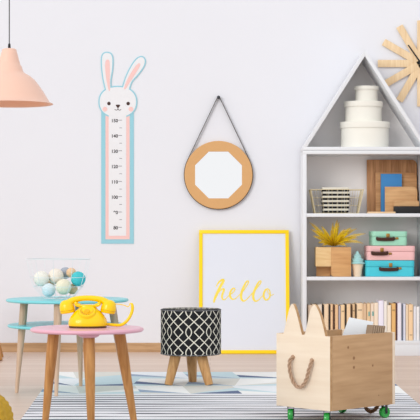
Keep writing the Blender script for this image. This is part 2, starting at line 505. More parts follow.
# folded striped cloth: stack of soft folds
b = B(); W = 13.3/s; n = 6; hz = .162/n
for i in range(n):
    zz = .0035+i*hz; wob = .004*math.sin(i*2.1)
    ww = W*(.93+.07*min(1, i/3))
    for j in range(2):
        z0 = zz+j*hz*.5; wob = .002*math.sin(i*2.1)
        box(b, -ww+wob, ww+wob, -.066, .066, z0+.0001, z0+hz*.5-.0001, .002, mi=(1 if j == 0 else 0))
for k in (-.55, .12, .62):
    tube(b, [(W*k, -.0672, .006), (W*k, -.0672, .156)], .0011, 5)
o = obj('folded_cloth', b, [M['fabric_cream'], M['fabric_black']], loc=((335.3-210)/s, bkY, z2+.0015))
tag(o, 'black and cream striped cloth folded into a block inside the wire basket', 'cloth')

# cutting boards
def board(name, pxl, pxr, top, bot, Y, th, m, rad, corners, label, cat_='cutting board', lean=.05, hole=None):
    s = F/Y; x0, x1 = (pxl-210)/s, (pxr-210)/s; h = (bot-top)/s; c = (x0+x1)/2; w = (x1-x0)/2
    b = B(); prism(b, rrect(-w, w, 0, h, rad, corners), 'y', 0, th, .0015)
    o = obj(name, b, m, loc=(c, Y, z2+.0004), rot=(-lean, 0, 0)); return tag(o, label, cat_, None)
board('cutting_board', 367, 417.2, 158.8, 213, CY+.262, .014, M['walnut'], .035, '0010', 'largest dark walnut cutting board standing at the back of the shelf', lean=.03)
board('cutting_board', 375.7, 417.0, 171.8, 213, CY+.228, .012, M['oak_board'], .03, '0010', 'medium brown cutting board right behind the blue book', lean=.03)
board('cutting_board', 385, 417.5, 186, 213, CY+.175, .010, M['light_board'], .03, '0010', 'light oak cutting board with rounded corner in front of the blue book', lean=.03)
board('cutting_board', 394, 419.2, 200, 213, CY+.135, .010, M['light_board'], .012, '0011', 'smallest low cutting board standing behind the black tray', lean=.03)
# blue book
s = F/(CY+.2)
b = B(); w = 21/s; h = 40/s
box(b, 0, w, 0, .003, 0, h, .0008); box(b, 0, w, .010, .013, 0, h, .0008); box(b, 0, .003, 0, .013, 0, h, .0008)
box(b, .003, w-.004, .003, .010, .003, h-.003, 0, mi=1)
tag(obj('book', b, [M['blue_book'], M['pagewhite']], loc=((381-210)/s, CY+.202, z2+.0004), rot=(-.03, 0, 0)), 'bright blue slim book standing between the wooden cutting boards', 'book')
# lying plank
s = F/(CY+.06)
b = B(); box(b, 0, (394.6-367)/s, 0, .10, 0, .011, .002)
tag(obj('wooden_plank', b, M['pale_board'], loc=((367.3-210)/s, CY+.02, z2+.0003)), 'thin pale wooden plank lying flat in front of the cutting boards', 'plank')
# black tray
s = F/(CY+.04)
b = B(); tw = (422.4-394.5)/s
prism(b, rrect(0, tw, 0, .046, .018, '1100'), 'y', 0, .08, .003)
tag(obj('black_tray', b, M['black'], loc=((394.3-210)/s, CY+.02, z2+.0004)), 'black tray with rounded lower corners beside the pale plank at the right', 'tray')

# planter with fern
z1 = SH['b']; pY = CY+.03; s = F/(pY+.01)
pl = thing('potted_fern', 'stepped plywood planter holding a yellow fern on the middle shelf', 'plant', ((333.5-210)/s, pY, z1+.0003))
def lx(px): return (px-333.5)/s
def lz(py): return (276.6-py)/s
b = B()
prism(b, rrect(lx(331.3), lx(351), 0, lz(247), .018, '1000'), 'y', 0, .14, .0015)
obj('front_block', b, M['planter'], pl)
b = B(); prism(b, [(lx(331.3), .022), (lx(331.3), .14), (lx(316), .14), (lx(316), .04)], 'z', lz(266.5), lz(247), .001)
obj('side_facet', b, M['planter_pale'], pl)
b = B(); prism(b, [(lx(331.2), .115), (lx(331.2), .135), (lx(317.5), .135), (lx(317.5), .12)], 'z', 0, lz(266.6)); obj('recessed_foot', b, M['planter'], pl)
b = B(); box(b, lx(319), lx(348), .045, .125, lz(248), lz(246.8)); obj('soil', b, M['soil'], pl)
def frond(tip_px, tip_py, ty, n=24, wmax=.022, bend=.04, base=(334, 246, .08)):
    p0 = Vector((lx(base[0]), base[2], lz(base[1]))); p2 = Vector((lx(tip_px), ty, lz(tip_py)))
    pm = (p0+p2)/2+Vector((0, 0, bend))
    P = []
    N = n*2
    for i in range(N+1):
        t = i/N; P.append(p0*(1-t)**2+pm*2*t*(1-t)+p2*t*t)
    b = B(); tube(b, P, [.0024*(1-.6*i/N) for i in range(N+1)], 5, mi=1)
    for i in range(2, N):
        t = i/N; d = (P[i+1]-P[i-1]).normalized()
        view = Vector((.15*math.sin(i*1.7), -1, .35)).normalized()
        sd = d.cross(view).normalized(); w = wmax*(math.sin(PI*min(1, t*.82+.16))**.7)*random.uniform(.85, 1.1)
        for sg in (-1, 1):
            tipp = P[i]+sd*sg*w+d*w*.62+view*random.uniform(-.004, .004); mid = P[i]+sd*sg*w*.5+d*w*.12
            mid2 = P[i]+sd*sg*w*.45+d*w*.46
            up = view*.0008
            vs = [b.verts.new(q) for q in (P[i]-d*.0012, mid, tipp, mid2)]
            b.faces.new(vs)
            vs2 = [b.verts.new(q+up) for q in (P[i]-d*.0012, mid, tipp, mid2)]
            b.faces.new(vs2[::-1])
    obj('frond', b, [M['fern'], M['fern_stem']], pl)
for (tx, ty_, yy, bd, wm) in ((309.5, 222, .03, .015, .017), (310.5, 229, -.005, .02, .016), (313, 236, .02, .02, .016), (322, 226, .05, .01, .016), (337.8, 219.5, .06, 0, .017),
                          (334, 222, .10, 0, .016), (352, 227.5, .05, .02, .018), (365.5, 233.5, .0, .03, .016), (363, 243.5, -.01, .045, .015), (358, 228.5, .09, .03, .016),
                          (327, 238, -.03, .02, .018), (341, 236, -.02, .02, .018), (350, 240, -.025, .03, .017), (318, 243, -.01, .03, .016), (331, 230, .0, .01, .017), (345, 229, .02, .01, .016), (315, 231, .04, .03, .017), (358, 238, .02, .035, .017), (340, 222, .09, .0, .017), (325, 232, .08, .01, .018), (348, 234, -.03, .03, .018), (330, 243, -.035, .015, .016), (338, 242, -.035, .015, .016), (322, 246, -.02, .03, .014), (346, 246, -.025, .03, .014)):
    frond(tx, ty_, yy, bend=bd, wmax=wm*.82)

# ice cream ornament
iY = CY+.075; s = F/iY
ic = thing('ice_cream_ornament', 'small ice cream ornament with mint swirl in a beige cup beside planter', 'ornament', ((357.3-210)/s, iY, z1+.0003))
b = B(); lathe(b, [(0, 0), (.0245, 0), (.0258, .002), (.030, .045), (.0375, .072), (.0375, .084), (.034, .086), (0, .086)], 32); obj('cup', b, M['cone'], ic)
b = B()
prof = []
for k in range(33):
    t = k/32; r = .044*(1-t)**.75+.002; r *= 1+.09*math.cos(t*2*PI*3.2); prof.append((r, .084+.078*t))
prof = [(.0, .084)]+prof+[(0, .164)]
t_ = B(); lathe(t_, prof, 32)
for v in t_.verts:
    a = math.atan2(v.co.y, v.co.x); v.co.z += .004*math.sin(a)*(1 if v.co.z < .158 else 0); v.co.z = max(v.co.z, .082)
merge(b, t_); obj('mint_swirl', b, M['mintcream'], ic, sharp=1.2)

# suitcases
def suitcase(pxl, pxr, top, bot, m, zb, Y, bar, latch, clasp, label):
    s = F/Y; w = (pxr-pxl)/s; h = (bot-top)/s; c = ((pxl+pxr)/2+.9-210)/s
    t = thing('toy_suitcase', label, 'suitcase', (c, Y, zb), group='toy suitcases stacked on the middle shelf')
    def X(px): return (px-(pxl+pxr)/2)/s
    def Z(py): return (bot-py)/s
    D = .20
    b = B(); prism(b, rrect(-w/2, w/2, 0, D, .025), 'z', .0, h*.60, .003); obj('body', b, m, t)
    b = B(); prism(b, rrect(-w/2-.0015, w/2+.0015, -.0015, D+.0015, .026), 'z', h*.61, h-.0005, .003); obj('lid', b, m, t)
    b = B()
    x0, x1, zz = X(bar[0]), X(bar[1]), Z(bar[2])
    P = cat([(x0, -.003, zz+.004), (x0+.004, -.014, zz), ((x0+x1)/2, -.018, zz-.002), (x1-.004, -.014, zz), (x1, -.003, zz+.004)], 6)
    tube(b, P, .0095, 8, flat=(.6, 1.3)); obj('handle', b, M['handle_brown'], t)
    for xx in (x0+.002, x1-.002):
        b = B(); lathe(b, [(0, 0), (.009, 0), (.007, .005), (0, .006)], 12, mtx=Matrix.Translation((xx, -.002, zz+.004)) @ Matrix.Rotation(PI/2, 4, 'X'))
        obj('handle_stud', b, M['handle_brown'], t)
    b = B(); box(b, X(latch[0])-.011, X(latch[0])+.011, -.007, -.001, Z(latch[1])-.013, Z(latch[1])+.013, .003)
    lathe(b, [(0, 0), (.005, 0), (.004, .004), (0, .005)], 12, mtx=Matrix.Translation((X(latch[0]), -.007, Z(latch[1])-.002)) @ Matrix.Rotation(PI/2, 4, 'X'))
    obj('latch', b, M['brass'], t)
    b = B(); box(b, X(clasp[0])-.010, X(clasp[0])+.010, -.006, -.001, Z(clasp[1])-.007, Z(clasp[1])+.007, .003); obj('clasp', b, M['brass'], t)
    return zb+h+.0015
zs = z1+.0004
zs = suitcase(364.8, 413.7, 260.6, 276.8, M['aqua'], zs, CY+.045, (379, 396.5, 269.3), (389.7, 265.2), (399, 268.5), 'bright turquoise toy suitcase at the bottom of the stack')
zs = suitcase(366, 414.3, 246.2, 260.6, M['rose'], zs, CY+.045, (371, 386.4, 253.8), (381, 250.3), (389.3, 254), 'pale pink toy suitcase in the middle of the stack')
zs = suitcase(370.9, 406.4, 231.8, 246.2, M['mint'], zs, CY+.05, (376, 393, 239.6), (387, 236.2), (396, 239), 'small mint green toy suitcase on top of the stack')

# books on the bottom shelf : left px, right px, top py, spine colour, label
cream = (236, 208, 172); pale = (240, 226, 208); tan = (222, 184, 136)
BOOKS = [
 (308.0, 312.2, 305.0, (226, 202, 178), 'greyish cream book at the far left end, against the bookcase side'),
 (312.4, 316.2, 304.4, cream, 'cream book second from the left end, behind the left ear of the crate'),
 (316.4, 318.0, 305.2, (70, 54, 44), 'thin dark brown book right of two cream books near the left end'),
 (318.2, 322.0, 304.6, (232, 218, 200), 'pale grey cream book left of the leftmost black book'),
 (322.2, 323.9, 305.4, (38, 36, 36), 'leftmost thin black book in the bottom row'),
 (324.1, 328.9, 304.2, (240, 212, 178), 'wide cream book between the two leftmost black books'),
 (329.0, 330.2, 305.0, (44, 38, 36), 'second thin black book from the left, right of the wide cream book'),
 (330.4, 333.2, 304.4, (236, 198, 156), 'light tan book right of the second black book'),
 (333.3, 334.6, 305.4, (92, 62, 50), 'thin dark reddish brown book between two tan books'),
 (334.8, 338.3, 304.8, (232, 192, 148), 'tan book left of the grey lilac book'),
 (338.5, 340.6, 306.0, (176, 174, 190), 'thin grey lilac book right of a tan book'),
 (340.8, 345.0, 305.0, (240, 208, 164), 'cream book just right of the grey lilac book'),
 (345.1, 346.6, 304.6, (50, 40, 34), 'black book above the left corner of the white pages'),
 (346.8, 350.7, 304.4, (238, 206, 166), 'cream book above the white pages, between two dark thin books'),
 (350.8, 352.0, 305.0, (84, 60, 46), 'thin dark brown book right of the cream one above the white pages'),
 (352.1, 355.3, 304.2, (232, 196, 152), 'tan book with a narrow dark neighbour on each side'),
 (355.4, 356.5, 304.6, (96, 78, 60), 'thinnest brown book left of the widest peach cream book'),
 (356.6, 363.2, 303.4, (242, 214, 178), 'widest peach cream book in the middle of the row'),
 (363.3, 366.6, 303.8, (218, 186, 152), 'dull beige book right of the widest peach cream book'),
 (366.7, 370.4, 303.6, (234, 202, 160), 'cream book with a small teal spine label'),
 (370.6, 374.2, 303.4, (236, 216, 196), 'pale cream book right of the one with the teal label'),
 (374.3, 378.4, 303.0, (240, 222, 200), 'pale cream book left of the tall white lilac book'),
 (378.6, 383.8, 300.6, (236, 232, 246), 'tallest white lilac book standing out of the row'),
 (384.0, 387.2, 301.2, (238, 232, 224), 'tall off white book right of the tallest white one'),
 (387.4, 391.2, 305.2, (240, 226, 206), 'short pale cream book left of the orange tan book'),
 (391.6, 395.8, 303.6, (228, 182, 118), 'orange tan book above the right corner of the crate'),
 (396.0, 397.4, 303.4, (92, 58, 66), 'thin dark maroon book right of the crate corner'),
 (397.6, 401.6, 303.0, (232, 228, 238), 'white lilac book with a pink top right of the maroon book'),
 (401.8, 402.8, 304.2, (120, 130, 148), 'very thin slate blue book'),
 (403.0, 405.8, 303.8, (216, 218, 232), 'pale blue lilac book right of the slate blue one'),
 (406.0, 408.6, 304.8, (236, 214, 186), 'narrow cream book left of the wide peach book at right'),
 (408.8, 413.2, 304.6, (240, 206, 164), 'wide peach book near the right end of the row'),
 (413.4, 416.4, 306.4, (226, 226, 232), 'light grey book fourth from the right end of the shelf'),
 (416.6, 419.8, 306.8, (238, 236, 236), 'white book third from the right end of the shelf'),
]
z3 = SH['c']
rb = random.Random(5)
for i, (l, r, tp, c, lab) in enumerate(BOOKS):
    Y = CY+.022+rb.uniform(0, .012); s = F/Y
    x0, x1 = (l-210)/s, (r-210)/s; h = CAM-(tp-HZ)/s-z3; w = x1-x0; D = rb.uniform(.155, .185)
    t = B(); ct = min(.0022, w*.2)
    # rounded spine and covers wrap the pages
    sp = [(0, .006), (w*.15, .0015), (w*.5, 0), (w*.85, .0015), (w, .006), (w, .010), (0, .010)]
    prism(t, sp, 'z', 0, h)
    box(t, 0, ct, .008, D, 0, h); box(t, w-ct, w, .008, D, 0, h)
    box(t, ct*.9, w-ct*.9, .009, D-.004, .003, h-.004, mi=1)
    ms = [cmat('book_cover', c), M['pagewhite'] if i not in (22, 27) else cmat('pink_page_edge', (240, 150, 165))]
    if 'teal' in lab:
        box(t, w*.45, w*.85, -.0008, .002, h*.66, h*.78, mi=2); ms.append(cmat('teal_label', (110, 168, 160)))
    if i in (7, 11, 15, 17, 25, 31):
        box(t, w*.2, w*.8, -.0006, .002, h*.80, h*.84, mi=2); box(t, w*.2, w*.8, -.0006, .002, h*.14, h*.17, mi=2)
        ms.append(cmat('spine_band', tuple(int(v*.78) for v in c)))
    o = obj('book', t, ms, loc=(x0, Y, z3+.0003))
    tag(o, lab, 'book', 'books in a row on the bottom shelf')

# ------------------------------------------------------------------ pendant lamp
LY = 7.44; s = F/LY
lp = thing('pendant_lamp', 'peach enamel pendant lamp hanging on a thin cord at upper left', 'lamp', ((9.3-210)/s, LY, CAM-(103.6-HZ)/s))
def q(r, y): return (r/s, (103.6-y)/s)
outer = [q(0, 48.7), q(5.8, 48.7), q(7.0, 49.6), q(8.2, 54), q(10.2, 61.5), q(11.2, 65), q(12.4, 66.2), q(13.6, 70.5), q(14.6, 72.5), q(20.8, 76), q(25.5, 80), q(30.2, 86), q(34.4, 92.3), q(38.2, 98.6), q(40.8, 102.6), q(43.4, 103.4), q(43.8, 104.0)]
inner = [q(43.2, 104.3), q(40.2, 103.6), q(37.4, 98.8), q(33.6, 92.6), q(29.4, 86.4), q(24.8, 80.6), q(20.2, 76.8), q(13.6, 73.4), q(12.4, 70.5), q(10, 66), q(0, 60)]
b = B(); lathe(b, outer+[inner[0]], 72); obj('lamp_shade', b, M['peach'], lp, sharp=.9)
b = B(); lathe(b, [(outer[-1][0], outer[-1][1]-.0002)]+inner, 72); obj('shade_lining', b, M['peach_in'], lp)
b = B(); lathe(b, [q(0, 43.6), q(1.0, 43.6), q(1.3, 45), q(1.5, 49.2), q(0, 49.2)], 16); obj('cord_grip', b, M['black'], lp)
b = B(); tube(b, [(0, 0, q(0, 44)[1]), (0, 0, 1.55)], .0026, 8); obj('cord', b, M['cord'], lp)
b = B(); lathe(b, [q(0, 58), q(2.6, 58), q(3.2, 66), q(3.2, 70), (0, q(0, 70)[1])], 20); obj('bulb_holder', b, M['black'], lp)
b = B(); lathe(b, [(0, q(0, 92)[1]), (.012, q(0, 91)[1]), (.026, q(0, 85)[1]), (.027, q(0, 81)[1]), (.015, q(0, 72)[1]), (.012, q(0, 69)[1])], 24); obj('bulb', b, mat('opal_bulb_glass', (245, 242, 235), .3), lp)

# ------------------------------------------------------------------ growth chart
GY = WY-.001; s = F/GY
gc = thing('growth_chart', 'rabbit growth chart in blue and pink hanging flat on the wall', 'growth chart', ((117.5-210)/s, GY, CAM-(244-HZ)/s))
def gp(x, y): return ((x-117.5)/s, (244-y)/s)
def layer(b, pts, d0, d1, mi=0): prism(b, [gp(*p) for p in pts], 'y', -d1, -d0, mi=mi)
def ell(cx_, cy_, rx, ry, n=40, p=2.0, rot=0):
    out = []
    for k in range(n):
        a = 2*PI*k/n; c, s_ = math.cos(a), math.sin(a); qq = (abs(c)**p+abs(s_)**p)**(-1/p)
        x, y = rx*c*qq, ry*s_*qq
        out.append((cx_+x*math.cos(rot)-y*math.sin(rot), cy_+x*math.sin(rot)+y*math.cos(rot)))
    return out
def off(pts, d):   # shrink a closed outline by d px
    n = len(pts); out = []
    A = sum(pts[i][0]*pts[(i+1) % n][1]-pts[(i+1) % n][0]*pts[i][1] for i in range(n)); sg = 1 if A > 0 else -1
    for i in range(n):
        x0, y0 = pts[i-1]; x1, y1 = pts[(i+1) % n]; dx, dy = x1-x0, y1-y0; l = math.hypot(dx, dy) or 1
        out.append((pts[i][0]-sg*dy/l*d, pts[i][1]+sg*dx/l*d))
    return out
earL = cat([(106.0, 92), (102.6, 80), (100.9, 66), (101.2, 56.5), (103.6, 52.6), (107.8, 51.8), (111.8, 53.6), (113.6, 59), (113.2, 70), (111.6, 80), (111.2, 92)], 5, True)
earR = cat([(121.6, 92), (123.4, 82), (127.8, 71), (133.4, 61.5), (138, 57), (142, 56), (145, 58), (146, 62.5), (143.6, 68.5), (138.4, 75.5), (132.4, 82.6), (128.6, 92)], 5, True)
headO = ell(117.9, 102.0, 19.5, 16.2, 48, 2.25)
headI = ell(117.9, 102.0, 18.2, 14.9, 48, 2.25)
b = B()
layer(b, [(101.2, 110), (133.8, 110), (133.8, 243.7), (101.2, 243.7)], .0, .0020)
layer(b, headO, .0, .0034); layer(b, earL, .0, .0033); layer(b, earR, .0, .0032)
obj('blue_outline', b, M['blue_chart'], gc)
b = B(); layer(b, [(105.5, 112), (129.7, 112), (129.7, 239.3), (105.5, 239.3)], .0021, .0027); obj('pink_border', b, M['pink_chart'], gc)
b = B(); layer(b, [(108.7, 108), (126.3, 108), (126.3, 235.8), (108.7, 235.8)], .0028, .0038)
layer(b, headI, .0035, .0044); layer(b, off(earL, 1.25), .0034, .0042); layer(b, off(earR, 1.25), .0034, .0041)
obj('white_face_and_scale', b, M['white_chart'], gc)
inL = cat([(108.6, 90), (106.4, 80), (105.2, 68), (105.6, 61.5), (107.6, 59.6), (109.6, 61.5), (110.0, 70), (109.9, 80), (110.0, 90)], 4, True)
inR = cat([(124.0, 88.5), (127.6, 79), (132.8, 70), (137.6, 64), (139.8, 63.6), (139.9, 66.2), (135.4, 74), (129.8, 82.4), (126.0, 88.6)], 4, True)
b = B(); layer(b, inL, .0045, .0049); obj('inner_ear', b, M['pink_chart'], gc)
b = B(); layer(b, inR, .0045, .0049); obj('inner_ear', b, M['pink_chart'], gc)
for x in (105.0, 131.0):
    b = B(); layer(b, ell(x, 109.2, 2.4, 2.4, 24), .0045, .0049); obj('cheek', b, M['pink_chart'], gc)
for x in (109.0, 128.2):
    b = B(); layer(b, ell(x, 103.6, 1.75, 1.8, 24), .0045, .0049); obj('eye', b, M['brown_ink'], gc)
    b.free() if False else None
b = B(); layer(b, cat([(115.9, 105.0), (118, 104.7), (120.1, 105.0), (119.4, 106.8), (118, 108.0), (116.6, 106.8)], 4, True), .0045, .0049); obj('nose', b, M['brown_ink'], gc)
b = B()
def gtube(b, pts, r): tube(b, [(gp(*p)[0], -.0047, gp(*p)[1]) for p in pts], r, 6, flat=(.3, 1))
gtube(b, cat([(118, 108), (117.6, 109.6), (116.2, 110.2), (114.8, 109.4)], 4), .0022); gtube(b, cat([(118, 108), (118.4, 109.6), (119.8, 110.2), (121.2, 109.4)], 4), .0022)
obj('mouth', b, M['brown_ink'], gc)
for k in range(8):
    y = 120.2+15.3*k
    b = B(); layer(b, [(118.4, y-.28), (122.0, y-.28), (122.0, y+.28), (118.4, y+.28)], .0039, .0042); obj('scale_tick', b, M['ink_soft'], gc)
    if k < 7:
        b = B(); layer(b, [(119.4, y+7.45), (122.0, y+7.45), (122.0, y+7.95), (119.4, y+7.95)], .0039, .0042); obj('scale_tick', b, M['ink_soft'], gc)
for k in range(8):
    b = B(); y = 120.9+15.3*k; txt = str(150-10*k)
    cu = bpy.data.curves.new('numeral', 'FONT'); cu.body = txt; cu.size = 3.25/s/.72; cu.align_x = 'RIGHT'; cu.align_y = 'CENTER'; cu.offset = .0009
    to = bpy.data.objects.new('numeral', cu); COL.objects.link(to); bpy.context.view_layer.update()
    dg = bpy.context.evaluated_depsgraph_get(); me = bpy.data.meshes.new_from_object(to.evaluated_get(dg))
    X, Z = gp(118.0, y)
    me.transform(Matrix.Translation((X, -.0041, Z)) @ Matrix.Rotation(PI/2, 4, 'X'))
    b.from_mesh(me); bpy.data.meshes.remove(me); bpy.data.objects.remove(to); bpy.data.curves.remove(cu)
    obj('numeral', b, M['ink'], gc)

# ------------------------------------------------------------------ round mirror
RY = WY-.003; s = F/RY
mc = Vector(((218.5-210)/s, RY, CAM-(175-HZ)/s))
mr = thing('wall_mirror', 'round cork mirror with an octagonal glass hanging from a dark strap', 'mirror', mc)
R, A = 34.0/s, 23.4/s
b = B(); N = 64; rings = []
for (kind, y) in (('o', 0), ('o', -.019), ('o2', -.022), ('i', -.022), ('i', -.009), ('i', 0)):
    ring = []
    for k in range(N):
        a = 2*PI*k/N
        if kind == 'o': r = R
        elif kind == 'o2': r = R-.003
        else:
            loc = ((a+PI/8) % (PI/4))-PI/8; r = A/math.cos(loc)
        ring.append(b.verts.new((r*math.cos(a), y, r*math.sin(a))))
    rings.append(ring)
for i in range(len(rings)):
    P, Q = rings[i], rings[(i+1) % len(rings)]
    for k in range(N): b.faces.new((P[k], P[(k+1) % N], Q[(k+1) % N], Q[k]))
bmesh.ops.recalc_face_normals(b, faces=b.faces)
obj('ring_frame', b, M['cork'], mr)
b = B(); prism(b, [((A/math.cos(PI/8)+.002)*math.cos(PI/8+k*PI/4), (A/math.cos(PI/8)+.002)*math.sin(PI/8+k*PI/4)) for k in range(8)], 'y', -.0085, -.004)
obj('mirror_glass', b, M['mirror'], mr)
nz_ = (175-97.3)/s
Rs = R+.0022; th = math.acos(Rs/nz_)
P = [(0, nz_+.004), (.006, nz_+.001)]
for k in range(61):
    a = PI/2-th-(2*PI-2*th)*k/60; P.append((Rs*math.cos(a), Rs*math.sin(a)))
P += [(-.006, nz_+.001)]
b = B(); n = len(P); rr = []
for i, (x, z) in enumerate(P):
    x0, z0 = P[i-1]; x1, z1_ = P[(i+1) % n]; d = Vector((x1-x0, z1_-z0)).normalized(); nn = Vector((-d.y, d.x))*.0019
    rr.append([b.verts.new((x+sx_*nn.x, yy, z+sx_*nn.y)) for sx_, yy in ((1, -.018), (1, -.003), (-1, -.003), (-1, -.018))])
for i in range(n):
    P0, Q0 = rr[i], rr[(i+1) % n]
    for k in range(4): b.faces.new((P0[k], P0[(k+1) % 4], Q0[(k+1) % 4], Q0[k]))
bmesh.ops.recalc_face_normals(b, faces=b.faces)
obj('strap', b, M['strap'], mr)
b = B(); mt = Matrix.Translation((mc.x, WY, mc.z+nz_-.002)) @ Matrix.Rotation(PI/2, 4, 'X')
lathe(b, [(0, 0), (.004, 0), (.004, .022), (.011, .024), (.011, .029), (.007, .031), (0, .032)], 20, mtx=mt)
tag(obj('wall_hook', b, M['steel']), 'small dark wall hook holding the strap of the round mirror', 'hook')

# ------------------------------------------------------------------ clock
KY = WY-.001; s = F/KY
ck = thing('wall_clock', 'wooden sunburst clock with twelve flat rays, cut off by right edge', 'clock', ((420.6-210)/s, KY, CAM-(63.7-HZ)/s))
Rk = 43/s; w = 3.6/s
for k in range(12):
    b = B()
    prism(b, rrect(-w, w, 0.0, Rk, .004, '0011', 3), 'y', -.017-(k % 3)*.0012, -.006-(k % 3)*.0012, .0012, mtx=Matrix.Rotation(k*PI/6, 4, 'Y'))
    obj('ray', b, M['clock'], ck)
b = B(); lathe(b, [(0, 0), (.03, 0), (.03, .008), (0, .008)], 32, mtx=Matrix.Rotation(PI/2, 4, 'X')); obj('back_disc', b, M['clock'], ck)
b = B(); lathe(b, [(0, .02), (.012, .02), (.012, .028), (.008, .03), (0, .03)], 24, mtx=Matrix.Rotation(PI/2, 4, 'X')); obj('hub', b, M['black'], ck)
def hand(dx, dz, L, w, y):
    a = math.atan2(dx, dz); b = B(); prism(b, [(-w, -.02), (w, -.02), (w*.8, L), (-w*.8, L)], 'y', y-.0015, y, mtx=Matrix.Rotation(a, 4, 'Y')); return obj('clock_hand', b, M['black'], ck)
hand(-12.9, 18.3, 22.4/s, .0048, -.0225); hand(16, -5, 31/s, .004, -.0245)

# ------------------------------------------------------------------ poster
pt = thing('framed_poster', 'large white poster in a yellow frame leaning against the wall', 'picture', ((244.4-210)*10.29/F, 10.285, 0.002))
ang = math.atan2(.143, .795); pt.rotation_euler = (-ang, 0, 0)
Wp, Hp, fr = .585, .808, .023
b = B()
h_ = Wp/2
box(b, -h_, h_, 0, .018, 0, fr, .001); box(b, -h_, h_, 0, .018, Hp-fr, Hp, .001)
box(b, -h_, -h_+fr, .0002, .018, fr, Hp-fr, .0); box(b, h_-fr, h_, .0002, .018, fr, Hp-fr, .0)
obj('frame', b, M['yellow_frame'], pt)
b = B(); box(b, -h_+.01, h_-.01, .006, .014, .01, Hp-.01); obj('poster_sheet', b, M['paper'], pt)
def hx(u, v):   # u,v in 5.6x crop pixels of the lettering
    px, py = 205+u/5.6, 272+v/5.6
    return ((px-244.4)/154.6, (354.2-py)/124.0*Hp)
strokes = [
 [(62, 88, 3), (72, 70, 7), (86, 54, 11), (102, 47, 13), (104, 56, 14), (90, 80, 15), (76, 108, 15), (64, 134, 15), (55, 156, 13), (51, 172, 9)],
 [(58, 150, 4), (74, 124, 4), (92, 104, 6), (104, 98, 9), (107, 106, 11), (101, 122, 11), (96, 140, 10), (100, 156, 8), (112, 158, 5), (128, 142, 4), (142, 128, 3)],
 [(138, 132, 4), (154, 122, 5), (166, 108, 6), (168, 98, 6), (158, 95, 7), (147, 108, 10), (141, 126, 12), (143, 144, 11), (154, 156, 8), (170, 154, 5), (188, 138, 4), (202, 122, 3)],
 [(196, 132, 4), (214, 112, 5), (232, 86, 5), (244, 64, 6), (243, 54, 6), (233, 58, 8), (220, 82, 11), (208, 112, 13), (203, 140, 13), (208, 160, 12), (220, 166, 8), (236, 156, 5), (254, 136, 4), (266, 120, 3)],
 [(258, 132, 4), (278, 112, 5), (298, 86, 5), (314, 64, 6), (314, 54, 6), (304, 58, 8), (290, 82, 11), (277, 112, 13), (271, 140, 13), (276, 161, 12), (288, 167, 8), (304, 158, 5), (322, 138, 4)],
 [(352, 98, 7), (340, 104, 9), (331, 122, 11), (330, 142, 11), (338, 158, 9), (352, 158, 8), (363, 144, 8), (366, 124, 7), (362, 106, 6), (352, 98, 5), (349, 108, 4), (360, 128, 4), (374, 134, 4), (386, 128, 3)]]
b = B()
for si, st in enumerate(strokes):
    pts = [(*hx(u, v), w/2/5.6/154.6) for u, v, w in cat(st, 8)]
    n = len(pts); pv = None
    for i, (X, Z, r) in enumerate(pts):
        A_ = pts[max(i-1, 0)]; C_ = pts[min(i+1, n-1)]
        d = Vector((C_[0]-A_[0], C_[1]-A_[1])).normalized(); n_ = Vector((-d.y, d.x)); y = .0054-si*.00012-i*.000002
        cur = [b.verts.new((X+n_.x*r, y, Z+n_.y*r)), b.verts.new((X-n_.x*r, y, Z-n_.y*r))]
        if pv: b.faces.new((pv[0], pv[1], cur[1], cur[0]))
        if i in (0, n-1):
            sg = -1 if i == 0 else 1
            arc = [b.verts.new((X+r*(n_.x*math.cos(t*PI/8)+sg*d.x*math.sin(t*PI/8)), y, Z+r*(n_.y*math.cos(t*PI/8)+sg*d.y*math.sin(t*PI/8)))) for t in range(9)]
            b.faces.new(arc)
        pv = cur
bmesh.ops.recalc_face_normals(b, faces=b.faces)
obj('hello_lettering', b, M['hello'], pt)

# ------------------------------------------------------------------ tables
def disc(b, R, z0, z1, sx=1): 
    e = (z1-z0)*.45
    lathe(b, [(0, z0), (R-e-.003, z0), (R-e-.0015, z0), (R-e, z0), (R-e*.3, z0+e*.4), (R, z0+e), (R, z1-e), (R-e*.3, z1-e*.4), (R-e, z1), (R-e-.0015, z1), (R-e-.003, z1), (0, z1)], 96)
def leg(t, m, foot, top, r0, r1, ztop):
    N = 8; b = B(); f = Vector((foot[0], foot[1], 0.0)); p = Vector((top[0], top[1], ztop))
    tube(b, [f.lerp(p, i/N) for i in range(N+1)], [r0+(r1-r0)*min(1, (i/N)*1.25) for i in range(N+1)], 20)
    for v in b.verts: v.co.z = max(0, v.co.z)
    return obj('leg', b, m, t)

tb = thing('side_table', 'round turquoise two-tier side table holding the basket of string balls', 'table', (-.70, 7.86, 0))
b = B(); disc(b, .300, .442, .457); obj('tabletop', b, M['teal'], tb)
b = B(); disc(b, .293, .318, .332); obj('lower_shelf', b, M['teal'], tb)
for (fx, fy) in ((-.243, -.06), (-.028, -.285), (.048, .215), (.285, .03)):
    leg(tb, M['leg_pale'], (fx, fy), (fx*(.85 if fx < .2 else .745), fy*.85), .0085, .0195, .442)
for o in tb.children:
    if o.name.startswith('leg'):
        o.location.z = .0002 if min(v.co.x for v in o.data.vertices) < -.22 else .0065
tp_ = thing('side_table', 'small round pink side table with the yellow telephone, closest to camera', 'table', (-.461, 6.0, .0))
b = B(); disc(b, .2125, .411, .426); obj('tabletop', b, M['pink'], tp_)
for (fx, fy, tx, ty) in ((-.172, .10, -.132, .075), (.030, -.175, .017, -.135), (.180, .10, .116, .075)):
    o = leg(tp_, M['leg_oak'], (fx, fy), (tx, ty), .0105, .0215, .404); o.location.z = .0065
    b = B(); lathe(b, [(0, 0), (.028, 0), (.038, .006), (.040, .012), (.040, .0142), (0, .0142)], 32, mtx=Matrix.Translation((tx, ty, .397))); obj('leg_mount', b, M['pink'], tp_)

